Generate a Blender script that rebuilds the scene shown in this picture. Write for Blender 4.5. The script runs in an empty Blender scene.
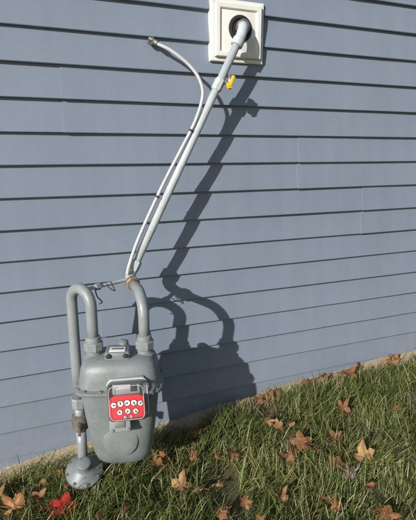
import bpy, bmesh, math, random
import numpy as np
from mathutils import Vector, Matrix, noise
random.seed(4); rng=np.random.default_rng(7)
S=bpy.context.scene; COL=S.collection

# ---------------- materials ----------------
def newmat(name):
    m=bpy.data.materials.new(name); m.use_nodes=True
    nt=m.node_tree; b=nt.nodes["Principled BSDF"]; return m,nt,b
def nz(nt,scale,detail=4,rough=.6,vec=None):
    n=nt.nodes.new("ShaderNodeTexNoise"); n.inputs["Scale"].default_value=scale
    n.inputs["Detail"].default_value=detail; n.inputs["Roughness"].default_value=rough
    if vec: nt.links.new(vec,n.inputs["Vector"])
    return n
def ramp(nt,src,stops):
    r=nt.nodes.new("ShaderNodeValToRGB"); e=r.color_ramp.elements
    while len(e)<len(stops): e.new(.5)
    for k,(p,c) in enumerate(stops):
        e[k].position=p; e[k].color=(*c,1)
    nt.links.new(src,r.inputs[0]); return r
def bump(nt,b,h,strength,dist):
    n=nt.nodes.new("ShaderNodeBump"); n.inputs["Strength"].default_value=strength
    n.inputs["Distance"].default_value=dist
    nt.links.new(h,n.inputs["Height"]); nt.links.new(n.outputs[0],b.inputs["Normal"]); return n
def coords(nt,scale=(1,1,1)):
    t=nt.nodes.new("ShaderNodeTexCoord"); mp=nt.nodes.new("ShaderNodeMapping")
    mp.inputs["Scale"].default_value=scale
    nt.links.new(t.outputs["Object"],mp.inputs[0]); return mp.outputs[0]
def mixc(nt,fac,a,b,mode='MIX'):
    mx=nt.nodes.new("ShaderNodeMix"); mx.data_type='RGBA'; mx.blend_type=mode
    if isinstance(fac,float) or isinstance(fac,int): mx.inputs[0].default_value=fac
    else: nt.links.new(fac,mx.inputs[0])
    for s,i in((a,6),(b,7)):
        if isinstance(s,tuple): mx.inputs[i].default_value=(*s,1)
        else: nt.links.new(s,mx.inputs[i])
    return mx.outputs[2]

def painted(name,col,dark=.75,rough=.45,metal=0,scale=18,bs=.15,chips=0):
    m,nt,b=newmat(name); v=coords(nt)
    n=nz(nt,scale,5,.65,v)
    r=ramp(nt,n.outputs[0],[(.3,[c*dark for c in col]),(.55,col),(.8,[min(1,c*1.12) for c in col])])
    src=r.outputs[0]
    if chips:
        n3=nz(nt,scale*5,6,.7,v); c=ramp(nt,n3.outputs[0],[(.60,(0,0,0)),(.68,(chips,chips,chips))])
        src=mixc(nt,c.outputs[0],src,tuple(q*.45 for q in col))
        n4=nz(nt,scale*9,3,.5,v); c4=ramp(nt,n4.outputs[0],[(.68,(0,0,0)),(.74,(chips,chips,chips))])
        src=mixc(nt,c4.outputs[0],src,(.45,.45,.42))
    nt.links.new(src,b.inputs["Base Color"])
    n2=nz(nt,scale*14,3,.6,v)
    rr=ramp(nt,n.outputs[0],[(.3,(rough+.2,)*3),(.7,(rough-.08,)*3)])
    nt.links.new(rr.outputs[0],b.inputs["Roughness"])
    b.inputs["Metallic"].default_value=metal
    bump(nt,b,n2.outputs[0],bs,.002)
    return m

def siding_mat():
    m,nt,b=newmat("vinyl_siding_blue_gray")
    v=coords(nt); vg=coords(nt,(2.5,1,90))
    grain=nz(nt,6,6,.7,vg); cloud=nz(nt,1.6,5,.6,v); streak=nz(nt,3,5,.6,coords(nt,(5,1,.6)))
    r=ramp(nt,cloud.outputs[0],[(.25,(.192,.232,.300)),(.75,(.226,.266,.336))])
    r2=ramp(nt,streak.outputs[0],[(.35,(.96,.96,.955)),(.62,(1.02,1.02,1.02))])
    r3=ramp(nt,grain.outputs[0],[(.3,(.94,.94,.94)),(.7,(1.05,1.05,1.05))])
    c=mixc(nt,1.0,r.outputs[0],r2.outputs[0],'MULTIPLY'); c=mixc(nt,1.0,c,r3.outputs[0],'MULTIPLY')
    sep=nt.nodes.new("ShaderNodeSeparateXYZ"); nt.links.new(v,sep.inputs[0])
    mr=nt.nodes.new("ShaderNodeMapRange"); mr.inputs[1].default_value=.45; mr.inputs[2].default_value=0.0
    mr.inputs[3].default_value=0; mr.inputs[4].default_value=.5
    nt.links.new(sep.outputs[2],mr.inputs[0])
    dn=nz(nt,35,6,.8,v); ml=nt.nodes.new("ShaderNodeMath"); ml.operation='MULTIPLY'
    dr=ramp(nt,dn.outputs[0],[(.45,(0,0,0)),(.7,(1,1,1))])
    nt.links.new(mr.outputs[0],ml.inputs[0]); nt.links.new(dr.outputs[0],ml.inputs[1])
    c=mixc(nt,ml.outputs[0],c,(.19,.18,.16))
    sp=nz(nt,130,2,.5,v); spr=ramp(nt,sp.outputs[0],[(.72,(0,0,0)),(.78,(.5,.5,.5))])
    c=mixc(nt,spr.outputs[0],c,(.10,.10,.10))
    nt.links.new(c,b.inputs["Base Color"])
    b.inputs["Roughness"].default_value=.46
    b.inputs["Specular IOR Level"].default_value=.4
    bump(nt,b,grain.outputs[0],.4,.0015)
    return m
M_SID=siding_mat()
M_METER=painted("meter_paint_gray",(.212,.238,.246),.75,.40,.1,14,.2,.55)
M_PIPE=painted("pipe_paint_gray",(.275,.300,.312),.8,.40,.1,18,.15,.5)
M_LPIPE=painted("pipe_paint_light_gray",(.50,.535,.56),.8,.42,0,18,.15,.4)
M_TUBE=painted("tube_light",(.50,.51,.52),.85,.4)
M_STEEL=painted("fitting_steel",(.28,.28,.27),.6,.4,.6)
M_BRASS=painted("brass_rusty",(.30,.21,.12),.5,.5,.3,60)
M_RUST=painted("valve_rusty",(.17,.15,.13),.5,.6,.2,60)
M_WHITE=painted("vinyl_off_white",(.76,.75,.71),.93,.45,0,6,.05)
M_LABEL=painted("label_white",(.75,.75,.73),.9,.5)
M_BLACK=painted("black_rubber",(.02,.02,.02),.6,.6)
M_YEL=painted("yellow_tag",(.75,.50,.03),.9,.5)
M_RED=painted("red_face",(.70,.010,.03),.92,.4)
M_WIRE=painted("dark_wire",(.04,.04,.04),.8,.5)

def clear_mat():
    m,nt,b=newmat("clear_plastic"); o=nt.nodes["Material Output"]
    tr=nt.nodes.new("ShaderNodeBsdfTransparent"); tr.inputs[0].default_value=(.96,.97,.97,1)
    gl=nt.nodes.new("ShaderNodeBsdfGlossy"); gl.inputs["Roughness"].default_value=.10
    df=nt.nodes.new("ShaderNodeBsdfDiffuse"); df.inputs[0].default_value=(.7,.72,.72,1)
    lw=nt.nodes.new("ShaderNodeLayerWeight"); lw.inputs[0].default_value=.25
    a=nt.nodes.new("ShaderNodeMixShader")
    mr=nt.nodes.new("ShaderNodeMapRange"); mr.inputs[3].default_value=.02; mr.inputs[4].default_value=.45
    nt.links.new(lw.outputs[1],mr.inputs[0]); nt.links.new(mr.outputs[0],a.inputs[0])
    nt.links.new(tr.outputs[0],a.inputs[1]); nt.links.new(df.outputs[0],a.inputs[2])
    fr=nt.nodes.new("ShaderNodeFresnel"); fr.inputs[0].default_value=1.45
    c=nt.nodes.new("ShaderNodeMixShader"); nt.links.new(fr.outputs[0],c.inputs[0])
    nt.links.new(a.outputs[0],c.inputs[1]); nt.links.new(gl.outputs[0],c.inputs[2])
    nt.links.new(c.outputs[0],o.inputs[0]); return m
M_CLEAR=clear_mat()

def leafy(name,attr,rough=.6,trans=.3,vein=False):
    m,nt,b=newmat(name); o=nt.nodes["Material Output"]
    a=nt.nodes.new("ShaderNodeAttribute"); a.attribute_name=attr
    src=a.outputs["Color"]
    if vein:
        n=nz(nt,90,5,.7,coords(nt)); r=ramp(nt,n.outputs[0],[(.3,(.5,.45,.4)),(.6,(1,1,1))])
        src=mixc(nt,1.0,src,r.outputs[0],'MULTIPLY')
    nt.links.new(src,b.inputs["Base Color"]); b.inputs["Roughness"].default_value=rough
    b.inputs["Specular IOR Level"].default_value=.3
    t=nt.nodes.new("ShaderNodeBsdfTranslucent"); nt.links.new(src,t.inputs[0])
    mxs=nt.nodes.new("ShaderNodeMixShader"); mxs.inputs[0].default_value=trans
    nt.links.new(b.outputs[0],mxs.inputs[1]); nt.links.new(t.outputs[0],mxs.inputs[2])
    nt.links.new(mxs.outputs[0],o.inputs[0]); return m
M_GRASS=leafy("grass_blades","bladecol",.42,.3)
M_LEAF=leafy("dry_leaves","leafcol",.6,.2,True)

def ground_mat():
    m,nt,b=newmat("soil_and_thatch"); v=coords(nt)
    n=nz(nt,30,8,.75,v)
    r=ramp(nt,n.outputs[0],[(.3,(.045,.038,.022)),(.5,(.11,.09,.05)),(.7,(.22,.185,.105))])
    big=nz(nt,3,6,.6,v); r2=ramp(nt,big.outputs[0],[(.3,(.06,.08,.025)),(.7,(.13,.14,.05))])
    c=mixc(nt,.4,r.outputs[0],r2.outputs[0])
    sep=nt.nodes.new("ShaderNodeSeparateXYZ"); nt.links.new(v,sep.inputs[0])
    e=nz(nt,14,4,.6,v)
    ad=nt.nodes.new("ShaderNodeMath"); ad.operation='MULTIPLY_ADD'; ad.inputs[1].default_value=.05
    nt.links.new(e.outputs[0],ad.inputs[0]); nt.links.new(sep.outputs[1],ad.inputs[2])
    mr=nt.nodes.new("ShaderNodeMapRange"); mr.inputs[1].default_value=-.095; mr.inputs[2].default_value=-.06
    nt.links.new(ad.outputs[0],mr.inputs[0])
    n5=nz(nt,120,5,.7,v)
    st=ramp(nt,n5.outputs[0],[(.25,(.26,.19,.11)),(.5,(.52,.42,.27)),(.7,(.66,.56,.40))])
    c=mixc(nt,mr.outputs[0],c,st.outputs[0])
    nt.links.new(c,b.inputs["Base Color"]); b.inputs["Roughness"].default_value=.95
    bump(nt,b,n.outputs[0],.6,.012)
    return m
M_GROUND=ground_mat()

# ---------------- helpers ----------------
def empty(name,loc=(0,0,0),rz=0):
    e=bpy.data.objects.new(name,None); e.location=loc; e.rotation_euler=(0,0,rz); e.empty_display_size=.1
    COL.objects.link(e); return e
def mkobj(name,verts,faces,mat,parent=None,smooth=True):
    me=bpy.data.meshes.new(name); me.from_pydata([tuple(v) for v in verts],[],faces)
    bm=bmesh.new(); bm.from_mesh(me); bmesh.ops.recalc_face_normals(bm,faces=bm.faces); bm.to_mesh(me); bm.free()
    me.materials.append(mat)
    if smooth: me.polygons.foreach_set("use_smooth",[True]*len(me.polygons))
    o=bpy.data.objects.new(name,me); COL.objects.link(o)
    if parent: o.parent=parent
    return o
def catmull(pts,n=8):
    P=[Vector(p) for p in pts]; P=[2*P[0]-P[1]]+P+[2*P[-1]-P[-2]]; out=[]
    for i in range(1,len(P)-2):
        for k in range(n):
            t=k/n; a,b,c,d=P[i-1],P[i],P[i+1],P[i+2]
            out.append(.5*((2*b)+(c-a)*t+(2*a-5*b+4*c-d)*t*t+(3*b-a-3*c+d)*t**3))
    out.append(P[-2]); return out
def tube(name,pts,r,mat,parent=None,smooth=True,seg=20,n=8):
    pp=catmull(pts,n) if smooth else [Vector(p) for p in pts]
    rs=r if callable(r) else (lambda t:r)
    verts=[];faces=[]; up=None
    for i,p in enumerate(pp):
        t=(pp[min(i+1,len(pp)-1)]-pp[max(i-1,0)]).normalized()
        if up is None:
            up=t.orthogonal().normalized()
        up=(up-t*up.dot(t)).normalized(); s=t.cross(up)
        rr=rs(i/(len(pp)-1))
        for k in range(seg):
            a=2*math.pi*k/seg; verts.append(p+rr*(math.cos(a)*up+math.sin(a)*s))
    for i in range(len(pp)-1):
        for k in range(seg):
            k2=(k+1)%seg; faces.append((i*seg+k,i*seg+k2,(i+1)*seg+k2,(i+1)*seg+k))
    faces.append(tuple(range(seg))[::-1]); faces.append(tuple((len(pp)-1)*seg+k for k in range(seg)))
    return mkobj(name,verts,faces,mat,parent)
def sharp(o,ang=35):
    me=o.data; bm=bmesh.new(); bm.from_mesh(me)
    for e in bm.edges:
        if len(e.link_faces)==2 and e.calc_face_angle(0)>math.radians(ang): e.smooth=False
    bm.to_mesh(me); bm.free()
def lathe(name,p,axis,prof,mat,parent=None,seg=28,smooth=True):
    p=Vector(p); ax=Vector(axis).normalized(); u=ax.orthogonal().normalized(); w=ax.cross(u)
    verts=[];faces=[]
    for h,r in prof:
        for k in range(seg):
            a=2*math.pi*(k+.5)/seg; verts.append(p+ax*h+max(r,1e-4)*(math.cos(a)*u+math.sin(a)*w))
    for i in range(len(prof)-1):
        for k in range(seg):
            k2=(k+1)%seg; faces.append((i*seg+k,i*seg+k2,(i+1)*seg+k2,(i+1)*seg+k))
    faces.append(tuple(range(seg))[::-1]); faces.append(tuple((len(prof)-1)*seg+k for k in range(seg)))
    o=mkobj(name,verts,faces,mat,parent,smooth)
    if smooth: sharp(o)
    return o
def hexnut(name,p,axis,r,h,mat,parent=None,n=6):
    return lathe(name,p,axis,[(-h/2,r*.9),(-h/2+h*.12,r),(h/2-h*.12,r),(h/2,r*.9)],mat,parent,seg=n,smooth=False)
def box(name,c,s,mat,parent=None,bev=.004,rot=None,seg=3):
    bm=bmesh.new(); bmesh.ops.create_cube(bm,size=1)
    bmesh.ops.scale(bm,vec=s,verts=bm.verts)
    if bev: bmesh.ops.bevel(bm,geom=bm.edges[:],offset=bev,segments=seg,affect='EDGES',profile=.5)
    me=bpy.data.meshes.new(name); bm.to_mesh(me); bm.free(); me.materials.append(mat)
    me.polygons.foreach_set("use_smooth",[True]*len(me.polygons))
    o=bpy.data.objects.new(name,me); o.location=c
    if rot: o.rotation_euler=rot
    COL.objects.link(o); sharp(o,50)
    if parent: o.parent=parent
    return o

def gz(x,y):
    base=-.02+.078*4*math.tanh(x/4)+.05*max(y,-3)
    return base+.012*noise.noise(Vector((x*3,y*3,0)))+.006*noise.noise(Vector((x*11,y*11,2)))

# ---------------- ground ----------------
def build_ground():
    def axis(fine0,fine1,step,far):
        a=list(np.arange(fine0,fine1+1e-6,step)); d=step*2
        lo=[];x=fine0
        while x>-far: x-=d; lo.append(x); d*=1.5
        d=step*2; hi=[];x=fine1
        while x<far: x+=d; hi.append(x); d*=1.5
        return lo[::-1]+a+hi
    xs=axis(-2,5,.05,300); ys=axis(-3,.1,.04,300)
    V=[(x,y,gz(x,y)) for y in ys for x in xs]; n=len(xs)
    F=[(j*n+i,j*n+i+1,(j+1)*n+i+1,(j+1)*n+i) for j in range(len(ys)-1) for i in range(n-1)]
    return mkobj("ground",V,F,M_GROUND)
build_ground()

# ---------------- siding wall ----------------
EXPO=.1145; Z0=-.34
def build_siding():
    X0,X1=-4.0,7.0; NROW=17
    V=[];F=[]
    prof=[(EXPO+.012,-.0010),(EXPO*.62,-.0066),(EXPO*.2,-.0160),(.007,-.0190),(.0025,-.0198),(.0003,-.0185),(.0,-.0155),(.0006,-.0015)]
    rnd=random.Random(11)
    for r in range(NROW):
        zr=Z0+r*2*EXPO
        s=[X0]; x=X0+rnd.uniform(.8,3.2)
        while x<X1: s.append(x); x+=rnd.choice([3.0,3.6,2.4])
        s.append(X1)
        for zz,xx in ((1.40,.165),(1.04,.13),(1.20,1.15),(.96,1.25),(.83,1.52)):
            if zr<=zz<zr+2*EXPO:
                s=[q for q in s if abs(q-xx)>1.3 or q in (X0,X1)]; s.append(xx); s.sort()
        for a,b in zip(s[:-1],s[1:]):
            nx=max(2,int((b-a)/.05))
            zj=rnd.uniform(-.0010,.0010)
            for sub in range(2):
                base=len(V)
                for i in range(nx+1):
                    x=a+(b-a)*i/nx
                    if i==0: x-=.014
                    w=.0022*noise.noise(Vector((x*1.3,zr*3+sub,0)))+.0012*noise.noise(Vector((x*4,zr*7+sub,5)))
                    dz=.0018*noise.noise(Vector((x*.9,zr*5+sub*2,9)))+zj
                    lap=-.0030*max(0,1-(x-a)/.4)
                    for k,(pz,py) in enumerate(prof):
                        f=1 if k<7 else .2
                        V.append((x,py+w*f*(1.5 if k in(1,2) else 1)+lap,zr+sub*EXPO+pz+(dz if 1<k<7 else 0)))
                m=len(prof)
                for i in range(nx):
                    for k in range(m-1):
                        F.append((base+i*m+k,base+(i+1)*m+k,base+(i+1)*m+k+1,base+i*m+k+1))
                e0=len(V)
                for k in range(m):
                    v=V[base+k]; V.append((v[0],v[1]+.0034,v[2]))
                for k in range(m-1): F.append((base+k,base+k+1,e0+k+1,e0+k))
    root=empty("house_wall")
    me=bpy.data.meshes.new("vinyl_siding"); me.from_pydata(V,[],F); me.materials.append(M_SID)
    me.polygons.foreach_set("use_smooth",[True]*len(me.polygons))
    o=bpy.data.objects.new("vinyl_siding",me); COL.objects.link(o); o.parent=root; sharp(o,40)
    box("wall_sheathing",((X0+X1)/2,.081,1.6),(X1-X0,.15,4.6),M_BLACK,root,0)
    return root
build_siding()

# ---------------- mounting block ----------------
mb=empty("pipe_mounting_block",(.826,-.016,1.650))
W2,H2=.114,.112
def frame(name,w,h,wi,hi,y0,y1,yi,mat,parent,bev=.003):
    L=[(w,h,y0),(w,h,y1+bev),(w-bev,h-bev,y1),(wi+bev,hi+bev,y1),(wi,hi,y1+bev),(wi-.004,hi-.004,yi)]
    V=[];F=[]
    for a,b_,y in L: V+= [(-a,y,-b_),(a,y,-b_),(a,y,b_),(-a,y,b_)]
    for i in range(len(L)-1):
        for k in range(4): F.append((i*4+k,i*4+(k+1)%4,(i+1)*4+(k+1)%4,(i+1)*4+k))
    return mkobj(name,V,F,mat,parent,False)
frame("outer_flange",W2,H2,.098,.096,.016,-.012,-.009,M_WHITE,mb)
frame("raised_rim",.0975,.0955,.078,.076,-.0085,-.027,-.018,M_WHITE,mb)
box("face_plate",(0,-.013,0),(.156,.012,.152),M_WHITE,mb,.001)
lathe("hole_gasket",(.008,-.0185,.010),(0,-1,0),[(0,.050),(.004,.049),(.006,.044),(.006,.038),(.001,.034)],M_BLACK,mb)

# ---------------- slanted gas pipe ----------------
gp=empty("gas_service_pipe",(0,0,0))
A=Vector((.350,-.150,.765)); B=Vector((.798,-.105,1.607)); dAB=(B-A).normalized()
tube("main_pipe",[A,B],.0150,M_LPIPE,gp,smooth=False)
tube("wall_elbow",[B-dAB*.01,B+dAB*.012,(.818,-.092,1.646),(.832,-.06,1.662),(.836,-.01,1.664)],.0195,M_LPIPE,gp,n=6)
lathe("elbow_collar",B-dAB*.03,dAB,[(0,.019),(.002,.0228),(.028,.0228),(.031,.020)],M_LPIPE,gp)
lathe("wall_collar",(.836,-.045,1.664),(0,-1,0),[(0,.023),(.002,.026),(.02,.026),(.022,.023)],M_STEEL,gp)
hexnut("tee_fitting",A+(B-A)*.80,dAB,.0205,.045,M_LPIPE,gp,8)
q=A+(B-A)*.82
tube("valve_stub",[q,q+Vector((.034,-.012,-.012))],.009,M_STEEL,gp,smooth=False)
tube("valve_body",[q+Vector((.030,-.01,-.03)),q+Vector((.036,-.014,.02))],.010,M_STEEL,gp,smooth=False)
box("yellow_handle",q+Vector((.036,-.026,-.004)),(.014,.008,.042),M_YEL,gp,.003,(0,.45,0))
box("yellow_tag",q+Vector((.024,-.028,-.020)),(.022,.003,.022),M_YEL,gp,.001,(0,-.2,0))
hexnut("lower_coupling",A+dAB*.02,dAB,.0215,.04,M_LPIPE,gp,8)
tube("lower_elbow",[A+dAB*.01,A-dAB*.01,(.338,-.165,.742),(.334,-.19,.737),(.333,-.21,.737)],.019,M_LPIPE,gp,n=5)
# ---------------- thin tube ----------------
tt=empty("tracer_tube")
tube("tube",[(.495,-.05,1.578),(.545,-.075,1.55),(.60,-.095,1.505),(.633,-.115,1.455),(.642,-.125,1.395),(.610,-.13,1.305),(.553,-.135,1.205),(.488,-.14,1.095),(.422,-.15,.975),(.368,-.16,.87),(.333,-.175,.79),(.322,-.185,.758)],.0064,M_TUBE,tt,seg=12)
for k,(c,) in enumerate([((.590,-.132,1.268),),((.452,-.145,1.03),)]):
    lathe("pipe_strap_%d"%k,c,dAB,[(0,.0085),(.008,.0085)],M_WIRE,tt,12)
tube("tube_end",[(.478,-.005,1.590),(.484,-.035,1.588),(.497,-.052,1.577)],.009,M_STEEL,tt,seg=12)
hexnut("wall_nut",(.480,-.026,1.59),(0,-1,0),.015,.014,M_STEEL,tt)
tube("small_bolt",[(.465,-.04,1.597),(.497,-.045,1.583)],.006,M_STEEL,tt,smooth=False,seg=10)

# ---------------- gas meter ----------------
RZ=math.radians(-17)
MO=Vector((.252,-.352,.140))
gm=empty("gas_meter",MO,RZ)
def sup(w,d,n,k,seg):
    a=2*math.pi*k/seg; c,s=math.cos(a),math.sin(a)
    return (w*math.copysign(abs(c)**(2/n),c), d*math.copysign(abs(s)**(2/n),s))
def loft(name,rings,mat,parent,seg=64):
    V=[];F=[]
    for z,w,d,n,yo in rings:
        for k in range(seg):
            x,y=sup(w,d,n,k,seg); V.append((x,y+yo,z))
    for i in range(len(rings)-1):
        for k in range(seg):
            k2=(k+1)%seg; F.append((i*seg+k,i*seg+k2,(i+1)*seg+k2,(i+1)*seg+k))
    F.append(tuple(range(seg))[::-1]); F.append(tuple((len(rings)-1)*seg+k for k in range(seg)))
    o=mkobj(name,V,F,mat,parent); sharp(o,45); return o
loft("lower_case",[(0,.066,.040,3,0),(.006,.080,.052,3,0),(.02,.092,.064,3,0),(.05,.101,.074,3.2,0),(.10,.109,.082,3.4,0),(.17,.118,.086,3.6,0),(.23,.125,.088,4,0),(.272,.129,.089,4.5,0),(.282,.131,.090,4.5,0),(.287,.144,.102,5,0),(.294,.146,.104,5,0)],M_METER,gm)
loft("upper_case",[(.2945,.146,.104,5,0),(.301,.145,.103,5,0),(.306,.134,.092,4.8,0),(.33,.131,.088,4.5,0),(.36,.127,.084,4.2,0),(.380,.119,.076,4,0),(.392,.106,.064,3.6,0),(.397,.09,.05,3.2,0)],M_METER,gm)
for k in range(14):
    x,y=sup(.1385,.0965,5,k*64/14+1.3,64); hexnut("flange_bolt_%d"%k,(x,y,.297),(0,0,1),.0065,.022,M_METER,gm)
lathe("front_boss",(0,-.078,.115),(0,-1,.05),[(0,.060),(.006,.057),(.009,.050),(.010,.03)],M_METER,gm,40)
for sx,nm in((-1,"inlet"),(1,"outlet")):
    lathe(nm+"_port",(sx*.085,0,.375),(0,0,1),[(0,.036),(.018,.034),(.024,.027),(.034,.026)],M_METER,gm)
    hexnut(nm+"_nut",(sx*.085,0,.424),(0,0,1),.032,.030,M_PIPE,gm,8)
    lathe(nm+"_collar",(sx*.085,0,.438),(0,0,1),[(0,.025),(.004,.026),(.018,.024),(.02,.021)],M_PIPE,gm)
box("top_housing",(-.002,-.020,.405),(.082,.070,.030),M_METER,gm,.008)
box("top_label",(-.002,-.030,.4215),(.052,.034,.003),M_LABEL,gm,.001)
box("top_label_print",(-.002,-.030,.4235),(.038,.006,.0012),M_WIRE,gm,0)
lathe("seal_plug_1",(-.030,-.056,.410),(0,-1,.2),[(0,.008),(.006,.008),(.007,.005)],M_BLACK,gm,14)
lathe("seal_plug_2",(.024,-.056,.410),(0,-1,.2),[(0,.007),(.006,.007),(.007,.005)],M_BLACK,gm,14)
lathe("top_cap",(.012,.022,.415),(0,0,1),[(0,.018),(.012,.016),(.018,.008)],M_METER,gm)
# index housing + radio module with clear cover
tilt=math.radians(-12)
im=empty("index_module",(.031,-.098,.286)); im.parent=gm; im.rotation_euler=(tilt,math.radians(-3),0)
box("back_plate",(0,.004,0),(.118,.018,.130),M_METER,im,.006)
box("lower_bracket",(-.030,.002,-.078),(.070,.016,.072),M_PIPE,im,.006)
box("bracket_window",(-.030,-.007,-.084),(.034,.004,.026),M_STEEL,im,.001)
for sx in(-1,1): lathe("bracket_screw_%d"%(sx+2),(-.028+sx*.026,-.006,-.104),(0,-1,0),[(0,.005),(.004,.0045)],M_STEEL,im,12)
box("index_block",(0,-.014,.034),(.088,.020,.040),M_PIPE,im,.004)
box("index_white",(-.010,-.0250,.040),(.050,.003,.016),M_TUBE,im,.001)
box("index_dark",(.024,-.0250,.034),(.020,.004,.022),M_BLACK,im,.001)
def roundplate(name,c,w,h,t,r,mat,parent):
    V=[];F=[];N=8;pts=[]
    for cx,cz,a0 in((w/2-r,h/2-r,0),(-w/2+r,h/2-r,90),(-w/2+r,-h/2+r,180),(w/2-r,-h/2+r,270)):
        for k in range(N+1):
            a=math.radians(a0+90*k/N); pts.append((cx+r*math.cos(a),cz+r*math.sin(a)))
    n=len(pts)
    for y in(t/2,-t/2):
        for x,z in pts: V.append((x+c[0],y+c[1],z+c[2]))
    F.append(tuple(range(n))); F.append(tuple(range(n,2*n))[::-1])
    for k in range(n): F.append((k,(k+1)%n,n+(k+1)%n,n+k))
    return mkobj(name,V,F,mat,parent,False)
roundplate("red_face",(0.002,-.038,-.022),.114,.078,.010,.022,M_RED,im)
for i,(dx,dz,r) in enumerate([(-.041,.012,.0088),(-.020,.015,.0092),(.001,.016,.0092),(.022,.015,.0092),(.042,.012,.0082),(-.024,-.012,.0085),(.001,-.010,.0085),(.026,-.012,.0085),(-.008,-.028,.0045),(.010,-.028,.0045)]):
    c=(dx+.002,-.0432,dz-.022)
    lathe("dial_ring_%d"%i,c,(0,-1,0),[(0,r+.0016),(.0012,r+.0014),(.0013,.001)],M_BLACK,im,20)
    lathe("dial_%d"%i,(c[0],c[1]-.0014,c[2]),(0,-1,0),[(0,r),(.0008,r*.97),(.0009,.001)],M_LABEL,im,20)
    a=i*1.7; box("needle_%d"%i,(c[0]+.3*r*math.cos(a),c[1]-.003,c[2]+.3*r*math.sin(a)),(r*1.1,.0008,.0018),M_BLACK,im,0,(0,-a,0))
    lathe("hub_%d"%i,(c[0],c[1]-.0026,c[2]),(0,-1,0),[(0,r*.3),(.001,r*.25)],M_BLACK,im,12)
box("clear_cover",(.002,-.026,-.004),(.124,.052,.122),M_CLEAR,im,.016,seg=5)
def rim(name,w,h,r,y,th,mat):
    pts=[]
    for cx,cz,a0 in((w/2-r,h/2-r,0),(-w/2+r,h/2-r,90),(-w/2+r,-h/2+r,180),(w/2-r,-h/2+r,270)):
        for k in range(7):
            a=math.radians(a0+90*k/6); pts.append((.002+cx+r*math.cos(a),y,-.004+cz+r*math.sin(a)))
    pts.append(pts[0]); tube(name,pts,th,mat,im,smooth=False,seg=8)
rim("cover_rim",.126,.124,.018,-.006,.0032,M_TUBE)
rim("cover_front_edge",.108,.106,.016,-.0505,.0010,M_TUBE)
R=Matrix.Rotation(RZ,3,'Z')
def Wp(x,y,z): return R@Vector((x,y,z))+MO
Lp=Wp(-.085,0,.44); Rp=Wp(.085,0,.44)
def parc(p,q,n=12):
    c=(p+q)/2; h=(p-q)/2; out=[]
    for k in range(n+1):
        a=math.pi*k/n; out.append(c+h*math.cos(a)+Vector((0,0,h.length*math.sin(a)*1.0)))
    return out
pg=empty("meter_piping")
zt=.700
Lb=Vector((.118,-.235,zt)); Lf=Vector((Lp.x,Lp.y,zt))
tube("inlet_gooseneck",[Lp,Lp+Vector((0,0,.06)),Vector((Lp.x,Lp.y,zt-.01))]+parc(Lf,Lb)+[Vector((Lb.x,Lb.y,zt-.02)),Vector((Lb.x,Lb.y,.45)),Vector((Lb.x,Lb.y,.33))],.0185,M_PIPE,pg,smooth=False,seg=24)
rr=.080; pts=[Rp,Rp+Vector((0,0,.05))]; tgt=Vector((.336,-.215,.734)); zb=tgt.z-rr
dirb=(Vector((tgt.x,tgt.y,0))-Vector((Rp.x,Rp.y,0))).normalized()
for k in range(13):
    a=math.pi/2*k/12; pts.append(Vector((Rp.x,Rp.y,zb))+dirb*rr*(1-math.cos(a))+Vector((0,0,rr*math.sin(a))))
pts.append(tgt)
tube("outlet_gooseneck",pts,.0185,M_PIPE,pg,smooth=False,seg=24)
lathe("union_nut",(.334,-.232,.735),(0,1,0),[(0,.022),(.003,.026),(.022,.026),(.025,.022)],M_BRASS,pg,8,False)
tube("support_bar",[Vector((.15,-.285,.747)),Vector((.24,-.24,.746)),Vector((.33,-.195,.745))],.0065,M_LPIPE,pg,seg=12)
hexnut("bar_clamp",(.205,-.258,.747),(.9,.45,0),.012,.02,M_PIPE,pg)
tube("tie_wire",[(.195,-.25,.749),(.20,-.262,.715),(.215,-.27,.695),(.205,-.262,.685)],.002,M_WIRE,pg,seg=8)
tube("tie_wire_2",[(.235,-.245,.750),(.245,-.262,.738),(.262,-.262,.728),(.25,-.25,.758)],.002,M_WIRE,pg,seg=8)
rx,ry=Lb.x,Lb.y
hexnut("riser_coupling",(rx,ry,.315),(0,0,1),.027,.04,M_PIPE,pg,8)
tube("riser",[(rx,ry,.32),(rx,ry,.20)],.0185,M_PIPE,pg,smooth=False)
lathe("shutoff_valve",(rx,ry,.268),(0,0,-1),[(0,.020),(.006,.029),(.035,.031),(.055,.029),(.062,.020)],M_RUST,pg)
tube("valve_stem",[(rx-.005,ry,.238),(rx-.01,ry-.055,.238)],.012,M_RUST,pg,smooth=False,seg=14)
box("valve_key",(rx-.011,ry-.064,.238),(.010,.014,.034),M_RUST,pg,.002)
rc=Vector((rx-.002,ry-.045,.065)); ra=Vector((-.05,-.40,.9)).normalized()
lathe("regulator",rc-ra*.01,ra,[(-.03,.03),(-.012,.052),(-.004,.062),(.000,.066),(.010,.066),(.012,.060),(.022,.048),(.030,.030),(.036,.026),(.058,.025),(.062,.018)],M_METER,pg,40)
for k in range(8):
    a=2*math.pi*k/8; u=ra.orthogonal().normalized(); w=ra.cross(u)
    hexnut("regulator_bolt_%d"%k,rc-ra*.004+.059*(math.cos(a)*u+math.sin(a)*w),ra,.006,.022,M_STEEL,pg)
tube("riser_pipe_to_ground",[(rx,ry,.20),(rx,ry,.12),(rx+.0,ry+.005,-.12)],.0185,M_PIPE,pg,smooth=False)

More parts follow.
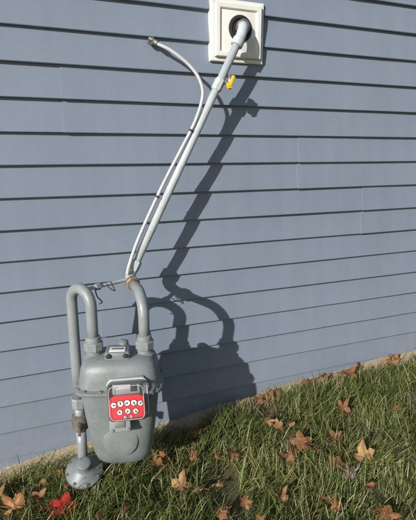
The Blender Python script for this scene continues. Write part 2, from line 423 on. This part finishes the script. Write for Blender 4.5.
# ---------------- grass ----------------
def build_grass():
    sets=[(-.45,2.3,-1.15,-.055,60000,.88),(-1.6,4.2,-2.2,-.065,36000,1.1),(-.4,2.4,-.085,-.024,900,.45)]
    X=[];Y=[];SC=[]
    for x0,x1,y0,y1,n,sc in sets:
        X.append(rng.uniform(x0,x1,n)); Y.append(rng.uniform(y0,y1,n)); SC.append(np.full(n,sc))
    X=np.concatenate(X);Y=np.concatenate(Y);SC=np.concatenate(SC)
    def field(x,y,s,o):
        return np.array([noise.noise(Vector((a*s,b*s,o))) for a,b in zip(x,y)])
    c1=field(X,Y,6,1.0); c2=field(X,Y,22,4.0); c3=field(X,Y,3,8.0)
    edge=.04*field(X,Y*0,9,30.)+.025*field(X,Y*0,31,31.)
    keep=((c2+c1*1.2)>-.38+rng.uniform(-.35,.2,len(X))) & ((Y<-.078+edge)|(rng.random(len(X))<.10))
    X,Y,SC,c1,c2,c3=[q[keep] for q in (X,Y,SC,c1,c2,c3)]
    n=len(X)
    Z=np.array([gz(a,b) for a,b in zip(X,Y)])-.004
    L=(.040+.045*rng.random(n)+.07*rng.random(n)**4)*(1+.55*c1)*SC
    near=np.clip((Y+.16)/.10,0,1); L*=1-.5*near
    tuft=np.exp(-((X-.13)**2+(Y+.27)**2)/.02); L*=1+.6*tuft
    stalk=rng.random(n)<.0012; L[stalk]*=2.2
    ang=rng.uniform(0,2*np.pi,n)
    ang=np.where(rng.random(n)<.5, field(X,Y,5,20.)*6+rng.normal(0,.7,n)-1.0, ang)
    lean=np.clip(rng.normal(.62,.38,n)+.3*c2,.05,1.45); curl=rng.uniform(.2,1.4,n)
    W=rng.uniform(.0009,.0021,n)*np.where(SC>1,1.2,1)
    dx,dy=np.cos(ang),np.sin(ang)
    tw=ang+np.pi/2+rng.normal(0,.6,n); sx,sy=np.cos(tw),np.sin(tw)
    K=4
    V=np.zeros((n,2*K+1,3)); px,py,pz=X.copy(),Y.copy(),Z.copy()
    for k in range(K+1):
        w=W*(1,1.05,.9,.6,0)[k]
        if k<K:
            V[:,2*k]=np.stack([px-sx*w,py-sy*w,pz],1); V[:,2*k+1]=np.stack([px+sx*w,py+sy*w,pz],1)
        else: V[:,2*K]=np.stack([px,py,pz],1)
        th=lean+curl*(k/K); st=L/K
        px=px+dx*np.sin(th)*st; py=py+dy*np.sin(th)*st; pz=pz+np.cos(th)*st
        py=np.minimum(py,-.024)
    V=V.reshape(-1,3); m=2*K+1
    base=(np.arange(n)*m)[:,None]
    q=np.array([[2*k,2*k+1,2*k+3,2*k+2] for k in range(K-1)]).reshape(1,-1)
    quads=(base+q).reshape(-1); tris=(base+np.array([[2*K-2,2*K-1,2*K]])).reshape(-1)
    nq=n*(K-1); nt_=n
    me=bpy.data.meshes.new("grass"); me.vertices.add(len(V)); me.vertices.foreach_set("co",V.reshape(-1).astype(np.float32))
    me.loops.add(nq*4+nt_*3); me.loops.foreach_set("vertex_index",np.concatenate([quads,tris]).astype(np.int32))
    me.polygons.add(nq+nt_)
    ls=np.concatenate([np.arange(nq)*4,nq*4+np.arange(nt_)*3]).astype(np.int32)
    me.polygons.foreach_set("loop_start",ls)
    me.update(calc_edges=True); me.validate()
    pal=np.array([(.065,.10,.022),(.115,.165,.038),(.185,.235,.06),(.28,.30,.10),(.50,.43,.25),(.29,.21,.11)])
    t=np.clip(rng.normal(1.5,.85,n)+c3*1.6+c2*.8,0,3); i0=np.floor(t).astype(int).clip(0,2); fr=(t-i0)[:,None]
    col=pal[i0]*(1-fr)+pal[i0+1]*fr
    dry=rng.random(n)<(.17+.5*near+.6*np.clip(-c1-.02,0,.6))
    col[dry]=pal[4]*rng.uniform(.55,1.15,(dry.sum(),1)); d2=rng.random(n)<.07; col[d2]=pal[5]
    col*=rng.uniform(.8,1.2,(n,1))
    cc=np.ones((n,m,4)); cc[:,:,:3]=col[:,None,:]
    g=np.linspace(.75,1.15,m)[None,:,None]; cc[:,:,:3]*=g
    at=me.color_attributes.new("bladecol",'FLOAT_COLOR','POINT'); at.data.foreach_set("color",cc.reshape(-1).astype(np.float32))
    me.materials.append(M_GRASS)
    o=bpy.data.objects.new("grass",me); COL.objects.link(o)
build_grass()

# ---------------- leaves ----------------
def build_leaves():
    V=[];F=[];C=[]
    pal=[(.42,.20,.09),(.56,.28,.12),(.32,.15,.07),(.62,.38,.18),(.46,.25,.13)]
    L=[(1.95,-.05,.05,1),(1.76,-.06,.045,1),(1.40,-.12,.065,1),(1.31,-.07,.045,0),(.98,-.09,.055,1),(.58,-.21,.04,0),(.40,-.29,.05,1),(.38,-.32,.035,2),(.43,-.46,.05,3),
       (.03,-.37,.065,'r'),(-.12,-.31,.055,1),(-.18,-.20,.05,3),(-.05,-.30,.035,0),(1.10,-.62,.06,3),(.99,-.85,.05,0),(1.01,-.65,.055,'w'),(.93,-.45,.055,2),(.86,-.50,.04,4),(1.07,-.48,.04,0),(.99,-.60,.04,2),
       (.66,-.39,.035,2),(.72,-.65,.035,4),(.21,-.30,.04,0),(1.22,-.33,.04,0),(1.42,-.42,.045,1),(1.5,-.1,.04,4),(.48,-.5,.03,4),(.6,-.62,.03,0),
       (1.7,-.5,.045,2),(2.3,-.3,.055,1),(2.6,-.8,.05,0),(-.7,-.5,.05,1),(-.9,-.9,.045,3),(.3,-1.1,.05,1),(1.5,-1.2,.045,0),(.9,-.25,.03,4),(.52,-.33,.03,2),(-.1,-.42,.045,0),(.14,-.5,.035,4),(1.25,-.75,.035,1)]
    rnd=random.Random(3)
    for _ in range(16): L.append((rnd.uniform(.55,2.2),rnd.uniform(-.10,-.05),rnd.uniform(.018,.038),rnd.choice([0,1,3,4])))
    for _ in range(24): L.append((rnd.uniform(.5,1.7),rnd.uniform(-.9,-.25),rnd.uniform(.016,.036),rnd.choice([0,1,2,3,4])))
    for _ in range(8): L.append((rnd.uniform(-.25,.4),rnd.uniform(-.55,-.15),rnd.uniform(.016,.03),rnd.choice([0,2,4])))
    for idx,(x,y,s,c) in enumerate(L):
        rot=rnd.uniform(0,6.28); tx,ty=rnd.uniform(-.5,.5),rnd.uniform(-.15,.7)
        lift=.042+rnd.uniform(0,.012)
        if y>-.11: lift=.018
        M=Matrix.Translation((x,y,gz(x,y)+lift))@Matrix.Rotation(tx,4,'Y')@Matrix.Rotation(ty,4,'X')@Matrix.Rotation(rot,4,'Z')
        col=(.60,.05,.03) if c=='r' else (.50,.42,.35) if c=='w' else pal[c]
        k0=rnd.uniform(.8,1.15); col=[q*k0 for q in col]
        NA=60;NR=5; base=len(V)
        curl=rnd.uniform(.4,1.3); ph=rnd.uniform(0,6); el=rnd.uniform(.6,1.0); jit=[rnd.uniform(.75,1.15) for _ in range(6)]
        oval=rnd.random()<.3 and idx>40
        V.append(M@Vector((0,0,0))); C.append([q*.8 for q in col])
        for j in range(1,NR+1):
            for k in range(NA):
                a=2*math.pi*k/NA
                lob=.46+.36*abs(math.cos(2.5*a))**1.5*jit[int((a*5/(2*math.pi))+.5)%5]+.10*abs(math.cos(7.5*a+.4))
                if abs(a-math.pi)<.25: lob*=.55
                if oval: lob=.95-.35*abs(math.sin(a))
                r=s*(j/NR)*(lob if j==NR else (.5+(lob-.5)*(j/NR)**.8))
                xx,yy=r*math.cos(a),r*math.sin(a)*el
                rr_=r/s
                zz=s*curl*(.55*rr_**2*math.cos(2*a+ph)+.35*rr_**3+.08*math.sin(5*a+ph)*rr_ -.05*abs(math.sin(2.5*a))*rr_)
                p=M@Vector((xx,yy,zz)); p.y=min(p.y,-.025)
                V.append(p)
                sh=.85+.3*noise.noise(Vector((xx*60,yy*60,x*9)))
                if j==NR: sh*=.8
                C.append([q*sh for q in col])
        for k in range(NA): F.append((base,base+1+k,base+1+(k+1)%NA))
        for j in range(NR-1):
            for k in range(NA):
                k2=(k+1)%NA; F.append((base+1+j*NA+k,base+1+(j+1)*NA+k,base+1+(j+1)*NA+k2,base+1+j*NA+k2))
        b2=len(V); e1=M@Vector((-s*.4,0,0)); e2=M@Vector((-s*1.25,s*.1,s*.15)); w=Vector((0,.0012,.0012))
        V.extend([e1-w,e1+w,e2+w*.6,e2-w*.6]); C.extend([[q*.5 for q in col]]*4); F.append((b2,b2+1,b2+2,b2+3))
    me=bpy.data.meshes.new("fallen_leaves"); me.from_pydata([tuple(v) for v in V],[],F); me.materials.append(M_LEAF)
    me.polygons.foreach_set("use_smooth",[True]*len(me.polygons))
    at=me.color_attributes.new("leafcol",'FLOAT_COLOR','POINT')
    at.data.foreach_set("color",[q for c in C for q in (*c,1)])
    o=bpy.data.objects.new("fallen_leaves",me); COL.objects.link(o)
build_leaves()

# ---------------- light ----------------
Ld=Vector((1.30,1,-.66)).normalized()
sun=bpy.data.lights.new("sun",'SUN'); sun.energy=5.0; sun.angle=math.radians(.5); sun.color=(1,.965,.90)
so=bpy.data.objects.new("sun",sun); so.rotation_euler=Ld.to_track_quat('-Z','Y').to_euler(); so.location=(-3,-4,3); COL.objects.link(so)
w=bpy.data.worlds.new("World"); S.world=w; w.use_nodes=True; nt=w.node_tree
sk=nt.nodes.new("ShaderNodeTexSky"); sk.sky_type='NISHITA'; sk.sun_disc=False
sk.sun_elevation=math.asin(-Ld.z); sk.sun_rotation=math.atan2(-Ld.x,-Ld.y)%(2*math.pi)
bg=nt.nodes["Background"]; bg.inputs[1].default_value=.08; nt.links.new(sk.outputs[0],bg.inputs[0])

# ---------------- camera ----------------
cd=bpy.data.cameras.new("camera"); cam=bpy.data.objects.new("camera",cd); COL.objects.link(cam)
cam.location=(0,-1.8,1.2); cam.rotation_euler=(math.radians(90-13.4),0,math.radians(-21.6))
cd.sensor_fit='HORIZONTAL'; cd.sensor_width=36; cd.lens=36*460/416; cd.clip_end=2000; cd.clip_start=.05
S.camera=cam
S.view_settings.view_transform='Standard'; S.view_settings.look='None'; S.view_settings.exposure=0
